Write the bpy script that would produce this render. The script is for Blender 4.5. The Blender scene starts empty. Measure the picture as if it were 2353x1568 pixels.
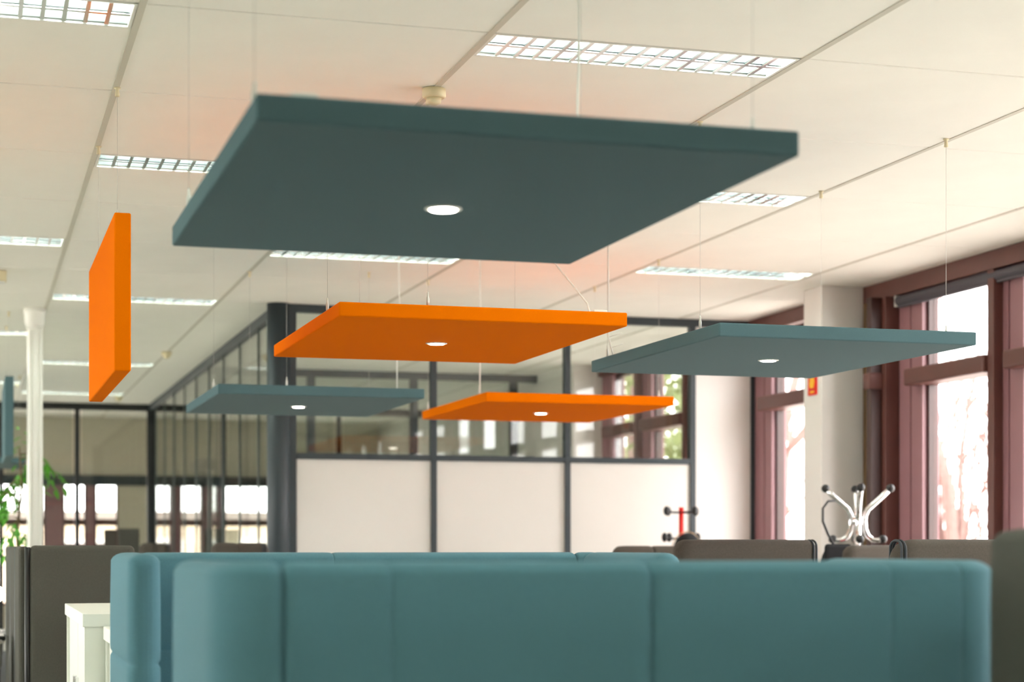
import bpy, bmesh, math, random
from mathutils import Vector, Matrix
PI = math.pi
random.seed(7)
scene = bpy.context.scene
COL = scene.collection

# ------------------------------------------------------------------ camera, world, exposure
EYE = 1.3
YAW = math.atan(1246 / 4195.)
cd = bpy.data.cameras.new('camera')
cam = bpy.data.objects.new('camera', cd); COL.objects.link(cam)
cam.location = (0, 0, EYE)
cam.rotation_euler = (PI / 2, 0, -YAW)
cd.sensor_width = 36.0
cd.lens = 36.0 * 4195 / 2353
cd.shift_y = (1258 - 784) / 2353.
cd.clip_start = 0.05; cd.clip_end = 400
cd.dof.use_dof = True
cd.dof.focus_distance = 7.3
cd.dof.aperture_fstop = 2.3
scene.camera = cam

world = bpy.data.worlds.new('overcast_sky'); scene.world = world
world.use_nodes = True
bgn = world.node_tree.nodes['Background']
bgn.inputs[0].default_value = (1.0, 0.965, 0.96, 1)
bgn.inputs[1].default_value = 7.0

scene.view_settings.view_transform = 'Standard'
scene.view_settings.look = 'None'
scene.view_settings.gamma = 1.0
scene.view_settings.use_curve_mapping = False
scene.view_settings.exposure = 1.0
TUBE = 23.0
cy = scene.cycles
cy.max_bounces = 10; cy.diffuse_bounces = 6; cy.glossy_bounces = 5; cy.transparent_max_bounces = 24
cy.sample_clamp_indirect = 6.0

# ------------------------------------------------------------------ materials
MATS = {}
def srgb(r, g, b):
    f = lambda c: (c / 255. / 12.92) if c / 255. <= 0.04045 else ((c / 255. + 0.055) / 1.055) ** 2.4
    return (f(r), f(g), f(b), 1)

def mat(name, col, rough=0.6, metal=0.0, noise=0.0, scale=20.0, bump=0.0, bscale=None, sheen=0.0, spec=0.5, emit=None, estr=0.0, trans=0.0):
    m = bpy.data.materials.new(name); m.use_nodes = True
    nt = m.node_tree; b = nt.nodes['Principled BSDF']
    b.inputs['Base Color'].default_value = col
    b.inputs['Roughness'].default_value = rough
    b.inputs['Metallic'].default_value = metal
    b.inputs['Specular IOR Level'].default_value = spec
    if sheen: b.inputs['Sheen Weight'].default_value = sheen; b.inputs['Sheen Roughness'].default_value = 0.4
    tc = nt.nodes.new('ShaderNodeTexCoord')
    if noise:
        n = nt.nodes.new('ShaderNodeTexNoise'); n.inputs['Scale'].default_value = scale; n.inputs['Detail'].default_value = 4
        nt.links.new(tc.outputs['Object'], n.inputs['Vector'])
        r = nt.nodes.new('ShaderNodeMapRange')
        r.inputs['From Min'].default_value = 0.25; r.inputs['From Max'].default_value = 0.75
        r.inputs['To Min'].default_value = 1 - noise; r.inputs['To Max'].default_value = 1 + noise
        nt.links.new(n.outputs['Fac'], r.inputs['Value'])
        mx = nt.nodes.new('ShaderNodeMix'); mx.data_type = 'RGBA'; mx.blend_type = 'MULTIPLY'; mx.inputs['Factor'].default_value = 1
        mx.inputs['A'].default_value = col
        nt.links.new(r.outputs['Result'], mx.inputs['B'])
        nt.links.new(mx.outputs['Result'], b.inputs['Base Color'])
    if bump:
        n2 = nt.nodes.new('ShaderNodeTexNoise'); n2.inputs['Scale'].default_value = bscale or scale * 8; n2.inputs['Detail'].default_value = 3
        nt.links.new(tc.outputs['Object'], n2.inputs['Vector'])
        bp = nt.nodes.new('ShaderNodeBump'); bp.inputs['Strength'].default_value = bump; bp.inputs['Distance'].default_value = 0.002
        nt.links.new(n2.outputs['Fac'], bp.inputs['Height']); nt.links.new(bp.outputs['Normal'], b.inputs['Normal'])
    if emit:
        b.inputs['Emission Color'].default_value = emit; b.inputs['Emission Strength'].default_value = estr
    MATS[name] = m
    return m

def glassmat(name, tint, ior=1.5, rough=0.0):
    m = bpy.data.materials.new(name); m.use_nodes = True
    nt = m.node_tree; nt.nodes.clear()
    out = nt.nodes.new('ShaderNodeOutputMaterial')
    tr = nt.nodes.new('ShaderNodeBsdfTransparent'); tr.inputs[0].default_value = tint
    gl = nt.nodes.new('ShaderNodeBsdfGlossy'); gl.inputs['Roughness'].default_value = rough
    lw = nt.nodes.new('ShaderNodeLayerWeight'); lw.inputs['Blend'].default_value = 0.5
    pw = nt.nodes.new('ShaderNodeMath'); pw.operation = 'POWER'; pw.inputs[1].default_value = 5
    nt.links.new(lw.outputs['Facing'], pw.inputs[0])
    f0 = ((ior-1)/(ior+1))**2
    fr = nt.nodes.new('ShaderNodeMath'); fr.operation = 'MULTIPLY_ADD'; fr.inputs[1].default_value = 1-f0; fr.inputs[2].default_value = f0
    nt.links.new(pw.outputs[0], fr.inputs[0])
    mx = nt.nodes.new('ShaderNodeMixShader')
    nt.links.new(fr.outputs[0], mx.inputs[0]); nt.links.new(tr.outputs[0], mx.inputs[1]); nt.links.new(gl.outputs[0], mx.inputs[2])
    nt.links.new(mx.outputs[0], out.inputs[0])
    MATS[name] = m

mat('tile', srgb(248, 246, 238), 0.9, noise=0.02, scale=3, bump=0.25, bscale=300, spec=0.2)
mat('runner', srgb(206, 202, 188), 0.5)
mat('plenum', srgb(120, 118, 112), 0.9)
mat('wall_white', srgb(230, 226, 222), 0.8, noise=0.02, scale=2)
mat('wall_beige', srgb(206, 196, 178), 0.85, noise=0.02, scale=2)
mat('wall_grey', srgb(196, 190, 182), 0.8, noise=0.04, scale=3)
mat('carpet', srgb(168, 168, 158), 0.95, noise=0.12, scale=60, bump=0.5, bscale=500, spec=0.1)
mat('teal', (.084, .146, .164, 1), 0.95, noise=0.05, scale=250, bump=0.2, bscale=900, sheen=0.05, spec=0.05)
mat('orange', (0.75, 0.152, 0.0005, 1), 0.95, noise=0.03, scale=250, bump=0.2, bscale=900, spec=0.02)
mat('sofa_blue', srgb(90, 130, 143), 0.9, noise=0.05, scale=180, bump=0.3, bscale=700, sheen=0.08, spec=0.1)
mat('felt_grey', srgb(84, 78, 72), 0.95, noise=0.12, scale=160, bump=0.5, bscale=600, sheen=0.05, spec=0.1)
mat('felt_dark', srgb(84, 83, 77), 0.95, noise=0.08, scale=160, bump=0.4, bscale=600, sheen=0.03, spec=0.1)
mat('piping', srgb(58, 62, 68), 0.7)
mat('slate', srgb(47, 57, 63), 0.5, noise=0.03, scale=8)
mat('joint', srgb(72, 82, 80), 0.4)
mat('slate_dark', srgb(24, 27, 29), 0.45)
mat('panel_white', srgb(222, 218, 213), 0.55, noise=0.015, scale=2)
mat('brown', srgb(98, 58, 52), 0.42, noise=0.06, scale=6)
mat('mauve_glare', srgb(150, 108, 114), 0.4, noise=0.03, scale=6)  # brown frame paled to pink, painting in window glare; far piers share it
mat('brown_dark', srgb(62, 36, 32), 0.3, noise=0.08, scale=6)
mat('blind', srgb(84, 80, 88), 0.6)
mat('aluminium', (0.86, 0.90, 0.92, 1), 0.16, metal=1.0)
mat('tray', (0.62, 0.68, 0.72, 1), 0.22, metal=0.9)
mat('chrome', (0.85, 0.85, 0.86, 1), 0.1, metal=1.0)
mat('steel_wire', srgb(206, 206, 200), 0.4, metal=0.3)
mat('black', srgb(26, 26, 28), 0.45)
mat('black_cloth', srgb(22, 22, 25), 0.9, noise=0.2, scale=30)
mat('white_plastic', srgb(238, 238, 232), 0.4)
mat('cream_plastic', srgb(226, 214, 178), 0.45)
mat('cabinet', srgb(240, 242, 234), 0.4, noise=0.01, scale=2)
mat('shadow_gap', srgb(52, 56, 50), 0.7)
mat('red', srgb(226, 34, 26), 0.4)
mat('yellow', srgb(250, 190, 40), 0.5)
mat('tan', srgb(190, 158, 120), 0.8)
mat('purple', srgb(128, 28, 96), 0.85, noise=0.06, scale=150)
mat('pillar', srgb(246, 246, 240), 0.35)
mat('leaf', srgb(88, 168, 40), 0.5, noise=0.25, scale=9)
mat('leaf_dark', srgb(112, 120, 74), 0.6, noise=0.3, scale=1.2)
mat('bark', srgb(122, 94, 88), 0.9, noise=0.25, scale=14, bump=0.4)
mat('bark_plant', srgb(110, 92, 66), 0.9)
mat('pot', srgb(70, 70, 72), 0.6)
mat('ground', srgb(206, 198, 190), 0.95, noise=0.12, scale=0.6)
mat('facade', srgb(214, 196, 174), 0.9, noise=0.05, scale=1.5)
mat('facade_roof', srgb(120, 110, 104), 0.8)
mat('lamp_tube', srgb(255, 255, 255), 0.5, emit=(0.88, 1.0, 0.85, 1), estr=TUBE)
mat('lens', srgb(255, 255, 255), 0.5, emit=(1.0, 0.90, 0.76, 1), estr=22.0)
glassmat('glass', (0.86, 0.885, 0.865, 1), 1.62)
glassmat('glass_window', (0.95, 0.955, 0.95, 1), 1.5)
mat('dark_gloss', srgb(46, 36, 36), 0.12)

# ------------------------------------------------------------------ mesh helpers
def box(bm, x0, x1, y0, y1, z0, z1):
    vs = [bm.verts.new(p) for p in ((x0,y0,z0),(x1,y0,z0),(x1,y1,z0),(x0,y1,z0),(x0,y0,z1),(x1,y0,z1),(x1,y1,z1),(x0,y1,z1))]
    for f in ((0,3,2,1),(4,5,6,7),(0,1,5,4),(1,2,6,5),(2,3,7,6),(3,0,4,7)):
        bm.faces.new([vs[i] for i in f])
    return vs

def bevel(bm, w, seg=2):
    bmesh.ops.bevel(bm, geom=list(bm.edges), offset=w, segments=seg, affect='EDGES', profile=0.5)

def tube(bm, pts, r, seg=8, cap=True):
    pts = [Vector(p) for p in pts]
    if not isinstance(r, (list, tuple)): r = [r] * len(pts)
    rings = []; prev = None
    for i, p in enumerate(pts):
        if i == 0: t = pts[1] - p
        elif i == len(pts) - 1: t = p - pts[i-1]
        else: t = (pts[i+1] - pts[i-1])
        t.normalize()
        if prev is None:
            a = Vector((0,0,1)) if abs(t.z) < 0.9 else Vector((1,0,0))
            n = t.cross(a).normalized()
        else:
            n = (prev - t * prev.dot(t)).normalized()
        prev = n; b = t.cross(n)
        rings.append([bm.verts.new(p + (n*math.cos(2*PI*k/seg) + b*math.sin(2*PI*k/seg)) * r[i]) for k in range(seg)])
    for i in range(len(rings)-1):
        for k in range(seg):
            f = bm.faces.new((rings[i][k], rings[i][(k+1)%seg], rings[i+1][(k+1)%seg], rings[i+1][k])); f.smooth = True
    if cap:
        bm.faces.new(rings[0][::-1]); bm.faces.new(rings[-1])

def lathe(bm, prof, seg=20, c=(0,0,0)):
    rings = []
    for r, z in prof:
        rings.append([bm.verts.new((c[0]+r*math.cos(2*PI*k/seg), c[1]+r*math.sin(2*PI*k/seg), c[2]+z)) for k in range(seg)])
    for i in range(len(rings)-1):
        for k in range(seg):
            f = bm.faces.new((rings[i][k], rings[i][(k+1)%seg], rings[i+1][(k+1)%seg], rings[i+1][k])); f.smooth = True
    bm.faces.new(rings[0][::-1]); bm.faces.new(rings[-1])

def ball(bm, c, r, sx=1, sy=1, sz=1, u=12, v=8):
    ret = bmesh.ops.create_uvsphere(bm, u_segments=u, v_segments=v, radius=r)
    for q in ret['verts']:
        q.co = Vector((q.co.x*sx + c[0], q.co.y*sy + c[1], q.co.z*sz + c[2]))
        for f in q.link_faces: f.smooth = True

def mesh(name, bm, m):
    bmesh.ops.recalc_face_normals(bm, faces=bm.faces)
    me = bpy.data.meshes.new(name); bm.to_mesh(me); bm.free()
    me.materials.append(MATS[m]); return me

def link(name, me, parent=None, loc=(0,0,0), rz=0):
    o = bpy.data.objects.new(name, me); COL.objects.link(o)
    o.location = loc; o.rotation_euler = (0, 0, rz)
    if parent: o.parent = parent
    return o

def obj(name, bm, m, parent=None, loc=(0,0,0), rz=0):
    return link(name, mesh(name, bm, m), parent, loc, rz)

def bobj(name, m, parent, *boxes, bev=0.0, seg=2):
    bm = bmesh.new()
    for b in boxes: box(bm, *b)
    if bev: bevel(bm, bev, seg)
    return obj(name, bm, m, parent)

def tobj(name, m, parent, pts, r, seg=8):
    bm = bmesh.new(); tube(bm, pts, r, seg); return obj(name, bm, m, parent)

def thing(name, label, cat, loc=(0,0,0), rz=0, group=None):
    o = bpy.data.objects.new(name, None); COL.objects.link(o)
    o.empty_display_size = 0.1
    o.location = loc; o.rotation_euler = (0,0,rz)
    o['label'] = label; o['category'] = cat
    if group: o['group'] = group
    return o

def struct(name, label, me=None, loc=(0,0,0)):
    o = bpy.data.objects.new(name, me); COL.objects.link(o); o.location = loc
    o['kind'] = 'structure'; o['label'] = label
    return o

def copy_tree(o, parent=None):
    c = o.copy(); COL.objects.link(c); c.parent = parent
    for ch in list(o.children): copy_tree(ch, c)
    return c

def boxmesh(name, m, *boxes, bev=0.0, seg=2):
    bm = bmesh.new()
    for b in boxes: box(bm, *b)
    if bev: bevel(bm, bev, seg)
    return mesh(name, bm, m)

# ------------------------------------------------------------------ the setting
CZ = 3.1
GX0, GY0, PITCH = 0.549, 6.143, 1.2
X_L, X_R = GX0 - 6*PITCH, 6.0          # room limits in x
Y_B, Y_E = GY0 - 7*PITCH, 26.0         # behind the viewpoint / outside wall far away
Y_FRONT, X_SIDE, Y_FAR, Y_INNER = 13.43, 2.2, 23.4, 18.3

struct('floor', 'grey carpet floor', boxmesh('floor', 'carpet', (X_L-.2, X_R+.25, Y_B-.2, Y_E+.2, -0.1, 0)))
ceil = struct('ceiling', 'suspended ceiling of large cream tiles', boxmesh('ceiling', 'plenum', (X_L-.2, X_R+.25, Y_B-.2, Y_E+.2, 3.24, 3.34)))
NI0, NI1, NK0, NK1 = -6, 4, -7, 16
LIGHTS = []
for i in range(NI0, NI1+1):
    for k in range(NK0, NK1+1):
        if (i % 2 == 0 and k % 4 == 2) or (i % 2 != 0 and k % 4 == 0):
            if i >= 4: continue
            if i >= 1 and k >= 6: continue
            if k >= 14 or k <= -5: continue
            LIGHTS.append((i, k))
LIGHTS.append((0, 13))
LS = set(LIGHTS)
g = 0.006; rw = 0.012
tile_full = boxmesh('ceiling_tile', 'tile', (rw-.002, PITCH-rw+.002, g, PITCH-g, 0, 0.02), bev=0.003, seg=1)
tile_cut = boxmesh('ceiling_tile', 'tile', (rw-.002, PITCH-rw+.002, 0.302, PITCH-g, 0, 0.02), bev=0.003, seg=1)
tile_edge = boxmesh('ceiling_tile', 'tile', (rw-.002, X_R-0.02-(GX0+4*PITCH), g, PITCH-g, 0, 0.02), bev=0.003, seg=1)
tile_end = boxmesh('ceiling_tile', 'tile', (rw-.002, PITCH-rw+.002, g, Y_E-(GY0+16*PITCH)-.01, 0, 0.02), bev=0.003, seg=1)
tile_ce = boxmesh('ceiling_tile', 'tile', (rw-.002, X_R-0.02-(GX0+4*PITCH), g, Y_E-(GY0+16*PITCH)-.01, 0, 0.02), bev=0.003, seg=1)
for i in range(NI0, NI1+1):
    for k in range(NK0, NK1+1):
        me = tile_cut if (i, k) in LS else tile_full
        if i == NI1: me = tile_edge
        if k == NK1: me = tile_ce if i == NI1 else tile_end
        link('ceiling_tile', me, ceil, (GX0+i*PITCH, GY0+k*PITCH, CZ))
run = boxmesh('ceiling_runner', 'runner', (-rw, rw, Y_B, Y_E, CZ-0.003, CZ+0.03))
for i in range(NI0+1, NI1+1):
    link('ceiling_runner', run, ceil, (GX0+i*PITCH, 0, 0))

struct('wall_back', 'plain grey wall behind the viewpoint', boxmesh('wall_back', 'wall_grey', (X_L-.2, X_R+.2, Y_B-.2, Y_B, 0, 3.24)))

# ---- right hand window wall, modules of 1.2 m along y
wr = struct('wall_right', 'window wall of reddish brown frames')
bobj('sill_wall', 'wall_white', wr, (6.0, 6.2, Y_B, Y_E, 0, 0.45))
bobj('lintel', 'wall_white', wr, (6.02, 6.2, Y_B, Y_E, 3.06, 3.24))
bobj('header_beam', 'brown', wr, (5.93, 6.08, Y_B, 11.42, 2.985, CZ-.001), bev=0.004)
bobj('header_beam', 'brown', wr, (5.93, 6.08, 11.72, Y_FRONT-.06, 2.985, CZ-.001), bev=0.004)
bobj('header_beam', 'brown', wr, (5.96, 6.08, Y_FRONT+.06, Y_E, 2.985, CZ-.001), bev=0.004)
def jamb(y0, y1):
    # reddish brown frame with window glare in its colour: two leaves with a groove between, stepping back
    ym = (y0+y1)/2
    bobj('jamb', 'mauve_glare', wr, (6.0, 6.12, y0, ym-.008, .45, 2.985), (6.03, 6.12, ym-.008, ym+.008, .45, 2.985), (6.0, 6.12, ym+.008, y1, .45, 2.985))
def window(n, y0, y1, label):
    w = struct('window_%d' % n, label)
    bobj('frame', 'brown_dark', w, (6.035, 6.10, y0, y0+.025, .5, 2.985), (6.035, 6.10, y1-.025, y1, .5, 2.985),
         (6.035, 6.10, y0+.025, y1-.025, .45, .5), (6.035, 6.10, y0+.025, y1-.025, 2.95, 2.985))
    bobj('transom', 'brown', w, (5.905, 6.10, y0-.012, y1+.085, 2.365, 2.475), bev=0.012)
    bobj('stile', 'brown', w, (5.935, 6.04, y0-.085, y0-.013, .45, 2.984), bev=0.004)
    bobj('pane', 'glass_window', w, (6.066, 6.072, y0+.025, y1-.025, .5, 2.36))
    bobj('pane', 'glass_window', w, (6.066, 6.072, y0+.025, y1-.025, 2.48, 2.95))
    return w
n = 1
y1 = 10.73
wins = []
yb = Y_B + .1
while y1 - 0.89 > 0.5:
    y0 = y1 - 0.89
    window(n, y0, y1, 'tall brown framed window %s' % ('nearest the white column' if n == 1 else '%s from the white column' % ('first','second','third','fourth','fifth','sixth','seventh','eighth','ninth')[n-1])); n += 1
    jamb(y1, y1+.31)
    y1 -= 1.2
jamb(y1, y1+.31)
bobj('solid_wall', 'wall_white', wr, (6.0, 6.2, Y_B, y1, .45, 2.985))
# solid dark bay and brown post beside the column
bobj('infill_panel', 'dark_gloss', wr, (6.02, 6.1, 11.04, 11.8, .45, 2.985))
bobj('post', 'brown_dark', wr, (5.82, 6.02, 11.10, 11.17, 0, 2.985), bev=0.004)
bobj('post', 'brown', wr, (5.90, 6.02, 11.05, 11.10, 0, 2.985), bev=0.004)
bobj('transom_stub', 'brown', wr, (5.80, 5.98, 11.085, 11.185, 2.365, 2.475), bev=0.01)
# window past the column
window(n, 12.15, 13.08, 'tall brown framed window between column and white wall end'); n += 1
jamb(13.08, 13.36); jamb(11.85, 12.15)
# windows of the meeting room behind the glazed partition
for y0, y1, l in ((13.62, 14.5, 'first'), (14.82, 15.7, 'second'), (16.02, 16.75, 'third')):
    window(n, y0, y1, 'brown framed meeting room window, %s behind the glass partition' % l); n += 1
    jamb(y1, y1+.32)
jamb(13.36, 13.62)
bobj('pier', 'wall_white', wr, (5.7, 6.2, 17.07, Y_E, .0, CZ))
# roller blind under the header
bl = thing('roller_blind', 'rolled up dark grey blind under the brown window header', 'blind')
bm = bmesh.new(); tube(bm, [(5.965, 2.0, 2.948), (5.965, 10.98, 2.948)], .034, 12); obj('blind_roll', bm, 'blind', bl)
bobj('end_bracket', 'white_plastic', bl, (5.935, 5.995, 10.98, 10.99, 2.91, 2.985))
bobj('bottom_bar', 'blind', bl, (5.955, 5.975, 2.0, 10.98, 2.902, 2.916))

# ---- white square column by the window wall
colm = struct('wall_column', 'white square column beside the windows')
bobj('shaft', 'wall_white', colm, (5.61, 5.93, 11.42, 11.70, 0, CZ-.001), bev=0.006)
bobj('corner_trim', 'tan', colm, (5.93, 5.99, 11.43, 11.70, 0, CZ-.001))
sg = thing('fire_sign', 'small red safety sign with yellow flame on the white column', 'sign', (5.61, 11.55, 0))
bobj('plate', 'red', sg, (-.006, 0, -.07, .07, 2.355, 2.535))
bm = bmesh.new()
vs = [bm.verts.new((-.009, y, z+.165)) for y, z in ((.03,2.24),(.045,2.27),(.03,2.31),(.01,2.35),(.0,2.31),(-.02,2.33),(-.035,2.28),(-.02,2.24))]
bm.faces.new(vs)
ex = bmesh.ops.extrude_face_region(bm, geom=bm.faces[:])
for e in ex['geom']:
    if isinstance(e, bmesh.types.BMVert): e.co.x = -.0062
obj('flame_symbol', bm, 'yellow', sg)
bobj('arrow_mark', 'yellow', sg, (-.009, -.0062, -.03, .03, 2.37, 2.385))

# ---- front partition (three glazed bays, white panels under them)
wf = struct('wall_front', 'glazed partition with slate frame and white lower panels')
bays = [2.30, 3.365, 4.43, 5.47]
zr = 1.975
for x in bays[1:]:
    bobj('post', 'slate', wf, (x-.022, x+.022, Y_FRONT-.035, Y_FRONT+.035, 0, CZ-.06))
bobj('post', 'slate', wf, (bays[0]-.035, bays[0]+.015, Y_FRONT-.035, Y_FRONT+.035, 0, CZ-.06))
bobj('top_rail', 'slate', wf, (2.2, 6.0, Y_FRONT-.035, Y_FRONT+.035, CZ-.06, CZ-.001))
for a, b in zip(bays[:-1], bays[1:]):
    l, r = a+.022, b-.022
    bobj('mid_rail', 'slate', wf, (l, r, Y_FRONT-.03, Y_FRONT+.03, zr-.022, zr+.022))
    bobj('pane', 'glass', wf, (l, r, Y_FRONT-.004, Y_FRONT+.004, zr+.022, CZ-.06))
    bobj('lower_panel', 'panel_white', wf, (l, r, Y_FRONT-.015, Y_FRONT+.015, .06, zr-.022))
    bobj('bottom_rail', 'slate', wf, (l, r, Y_FRONT-.03, Y_FRONT+.03, 0, .06))
bobj('end_panel', 'wall_white', wf, (5.492, 5.995, Y_FRONT-.02, Y_FRONT+.06, 0, CZ-.06))
bobj('edge_strip', 'slate', wf, (5.965, 5.998, Y_FRONT-.035, Y_FRONT-.02, 0, CZ-.06))
bm = bmesh.new(); lathe(bm, [(.085, 0), (.085, CZ-.001)], 24, (2.185, Y_FRONT-.01, 0)); obj('corner_post', bm, 'slate', wf)

# ---- frameless glass wall running away on the left of the meeting rooms
ws = struct('wall_side', 'frameless glass wall running back from the slate corner post')
ys = [Y_FRONT + .1] + [13.42 + 1.04*j for j in range(1, 10)] + [Y_FAR - .05]
bobj('top_rail', 'slate', ws, (X_SIDE-.035, X_SIDE+.035, Y_FRONT+.07, Y_FAR-.06, CZ-.07, CZ-.001))
bobj('bottom_rail', 'slate', ws, (X_SIDE-.03, X_SIDE+.03, Y_FRONT+.07, Y_FAR-.06, 0, .06))
for a, b in zip(ys[:-1], ys[1:]):
    bobj('pane', 'glass', ws, (X_SIDE-.005, X_SIDE+.005, a+.008, b-.008, .06, CZ-.07))
for y in ys[1:-1]:
    bobj('joint', 'joint', ws, (X_SIDE-.012, X_SIDE+.012, y-.008, y+.008, .06, CZ-.07))
# ---- inner partition between meeting rooms
wi = struct('wall_inner', 'inner glass partition with slate frame behind the first meeting room')
bobj('top_rail', 'slate', wi, (X_SIDE+.04, 5.7, Y_INNER-.03, Y_INNER+.03, CZ-.075, CZ-.001))
px = [2.39, 3.31, 4.38, 5.45]
for x in px: bobj('post', 'slate', wi, (x-.04, x+.04, Y_INNER-.03, Y_INNER+.03, 0, CZ-.075))
for a, b in zip(px[:-1], px[1:]):
    bobj('pane', 'glass', wi, (a+.04, b-.04, Y_INNER-.004, Y_INNER+.004, 0, CZ-.075))
door = struct('door_1', 'dark open door leaf seen through the glass wall')
bobj('leaf', 'slate_dark', door, (2.23, 2.315, 18.70, 18.75, 0.01, 2.08))
bobj('jamb', 'wall_white', door, (2.315, 2.37, 18.68, 18.77, 0, 2.08))
bobj('header', 'blind', door, (2.215, 2.37, 18.4, 19.3, 2.08, 2.19))
for z in (1.42, 1.70):
    bobj('hinge', 'chrome', door, (2.295, 2.312, 18.688, 18.70, z, z+.08))
# ---- far partition
wfar = struct('wall_far', 'far glass partition with thin black frame')
xs = [X_L] + [2.2 - .915*j for j in range(9, 0, -1)] + [2.2, 3.4, 4.6, 5.7]
bobj('top_rail', 'slate_dark', wfar, (X_L, 5.7, Y_FAR-.04, Y_FAR+.04, CZ-.085, CZ-.001))
for x in xs[1:-1]:
    w = .055 if abs(x-2.2) < .01 else .03
    bobj('post', 'slate_dark', wfar, (x-w, x+w, Y_FAR-.04, Y_FAR+.04, 0, CZ-.085))
for a, b in zip(xs[:-1], xs[1:]):
    bobj('pane', 'glass', wfar, (a+.055, b-.055, Y_FAR-.005, Y_FAR+.005, 0, CZ-.085))
d2 = struct('door_2', 'dark framed door with grey header at the far corner')
bobj('header', 'blind', d2, (2.215, 2.30, 21.5, 23.3, 1.99, 2.09))
bobj('jamb', 'slate_dark', d2, (2.215, 2.30, 22.85, 23.0, 0, 1.99))
bobj('jamb', 'blind', d2, (2.215, 2.28, 22.45, 22.60, 0, 1.99))
bobj('jamb', 'blind', d2, (2.215, 2.28, 21.5, 21.58, 0, 1.99))
# ---- far outside wall with a band of windows
we = struct('wall_exterior', 'beige far wall above a band of windows')
bobj('upper_wall', 'wall_beige', we, (X_L-.2, 5.7, Y_E, Y_E+.2, 2.28, 3.24))
bobj('lower_wall', 'wall_beige', we, (X_L-.2, 5.7, Y_E, Y_E+.2, 0, .5))
bobj('lintel_band', 'slate', we, (X_L, 5.7, Y_E-.06, Y_E, 2.16, 2.30))
WN = n
FW = [(-6.4, -5.2), (-4.9, -3.7), (-3.4, -2.2), (-1.9, -.7), (-.45, 1.0), (1.24, 1.55), (1.67, 1.985), (2.88, 4.16), (4.26, 5.6)]
FL = ['at the far end of the open office', 'outside the picture to the left', 'beyond the plant, out of frame', 'left of the pillar', 'wide one behind the plant and pillar', 'narrow one right of the pillar',
      'narrow one left of the far corner post', 'wide one seen through the side glass wall', 'hidden behind the slate corner post']
px_ = X_L
for (a, b), fl in zip(FW, FL):
    bobj('pier', 'mauve_glare', we, (px_, a, Y_E-.02, Y_E+.2, .5, 2.28)) if not (px_ == 1.985) else (bobj('wall_panel', 'wall_beige', we, (px_, 2.66, Y_E-.02, Y_E+.2, .5, 2.28)), bobj('pier', 'mauve_glare', we, (2.66, a, Y_E-.03, Y_E+.2, .5, 2.28)))
    px_ = b
    w = struct('window_%d' % WN, 'bright window in the far wall, ' + fl); WN += 1
    bobj('frame', 'brown', w, (a, a+.025, Y_E+.02, Y_E+.1, .5, 2.2), (b-.025, b, Y_E+.02, Y_E+.1, .5, 2.2), (a+.025, b-.025, Y_E+.02, Y_E+.1, 2.16, 2.2), (a+.025, b-.025, Y_E+.02, Y_E+.1, .5, .54))
    bobj('transom', 'brown', w, (a+.025, b-.025, Y_E-.03, Y_E+.1, 1.60, 1.69))
    bobj('pane', 'glass_window', w, (a+.025, b-.025, Y_E+.055, Y_E+.061, .54, 1.60))
    bobj('pane', 'glass_window', w, (a+.025, b-.025, Y_E+.055, Y_E+.061, 1.69, 2.16))
bobj('pier', 'mauve_glare', we, (px_, 5.7, Y_E-.02, Y_E+.2, .5, 2.28))
# ---- left wall with daylight windows (outside the picture)
wl = struct('wall_left', 'white side wall with windows')
bobj('lower_wall', 'wall_white', wl, (X_L-.2, X_L, Y_B, Y_E, 0, .9))
bobj('upper_wall', 'wall_white', wl, (X_L-.2, X_L, Y_B, Y_E, 2.7, 3.24))
y = Y_B
while y < Y_E:
    bobj('pier', 'wall_white', wl, (X_L-.2, X_L, y, min(y+.9, Y_E), .9, 2.7))
    if y > 4.0 and y + 3.6 <= Y_E:
        bobj('pane', 'glass_window', wl, (X_L-.1, X_L-.094, y+.9, y+3.6, .9, 2.7))
        bobj('mullion', 'brown', wl, (X_L-.14, X_L-.06, y+2.21, y+2.29, .9, 2.7))
    else:
        bobj('pier', 'wall_white', wl, (X_L-.2, X_L, y+.9, min(y+3.6, Y_E), .9, 2.7))
    y += 3.6

# ---- round white pillar with flared head
pl = struct('wall_pillar', 'slim white round pillar with flared head')
bm = bmesh.new(); lathe(bm, [(.058, 0), (.058, 2.93), (.062, 2.95)], 24, (.47, 14.2, 0)); obj('shaft', bm, 'pillar', pl)
bm = bmesh.new(); lathe(bm, [(.062, 2.95), (.075, 2.99), (.078, 3.05), (.082, 3.06), (.082, 3.099)], 24, (.47, 14.2, 0)); obj('capital', bm, 'pillar', pl)
for a in (-.035, .04):
    bobj('conduit', 'white_plastic', pl, (.47+a-.006, .47+a+.006, 14.2-.064, 14.2-.045, 0, 2.93))

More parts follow.
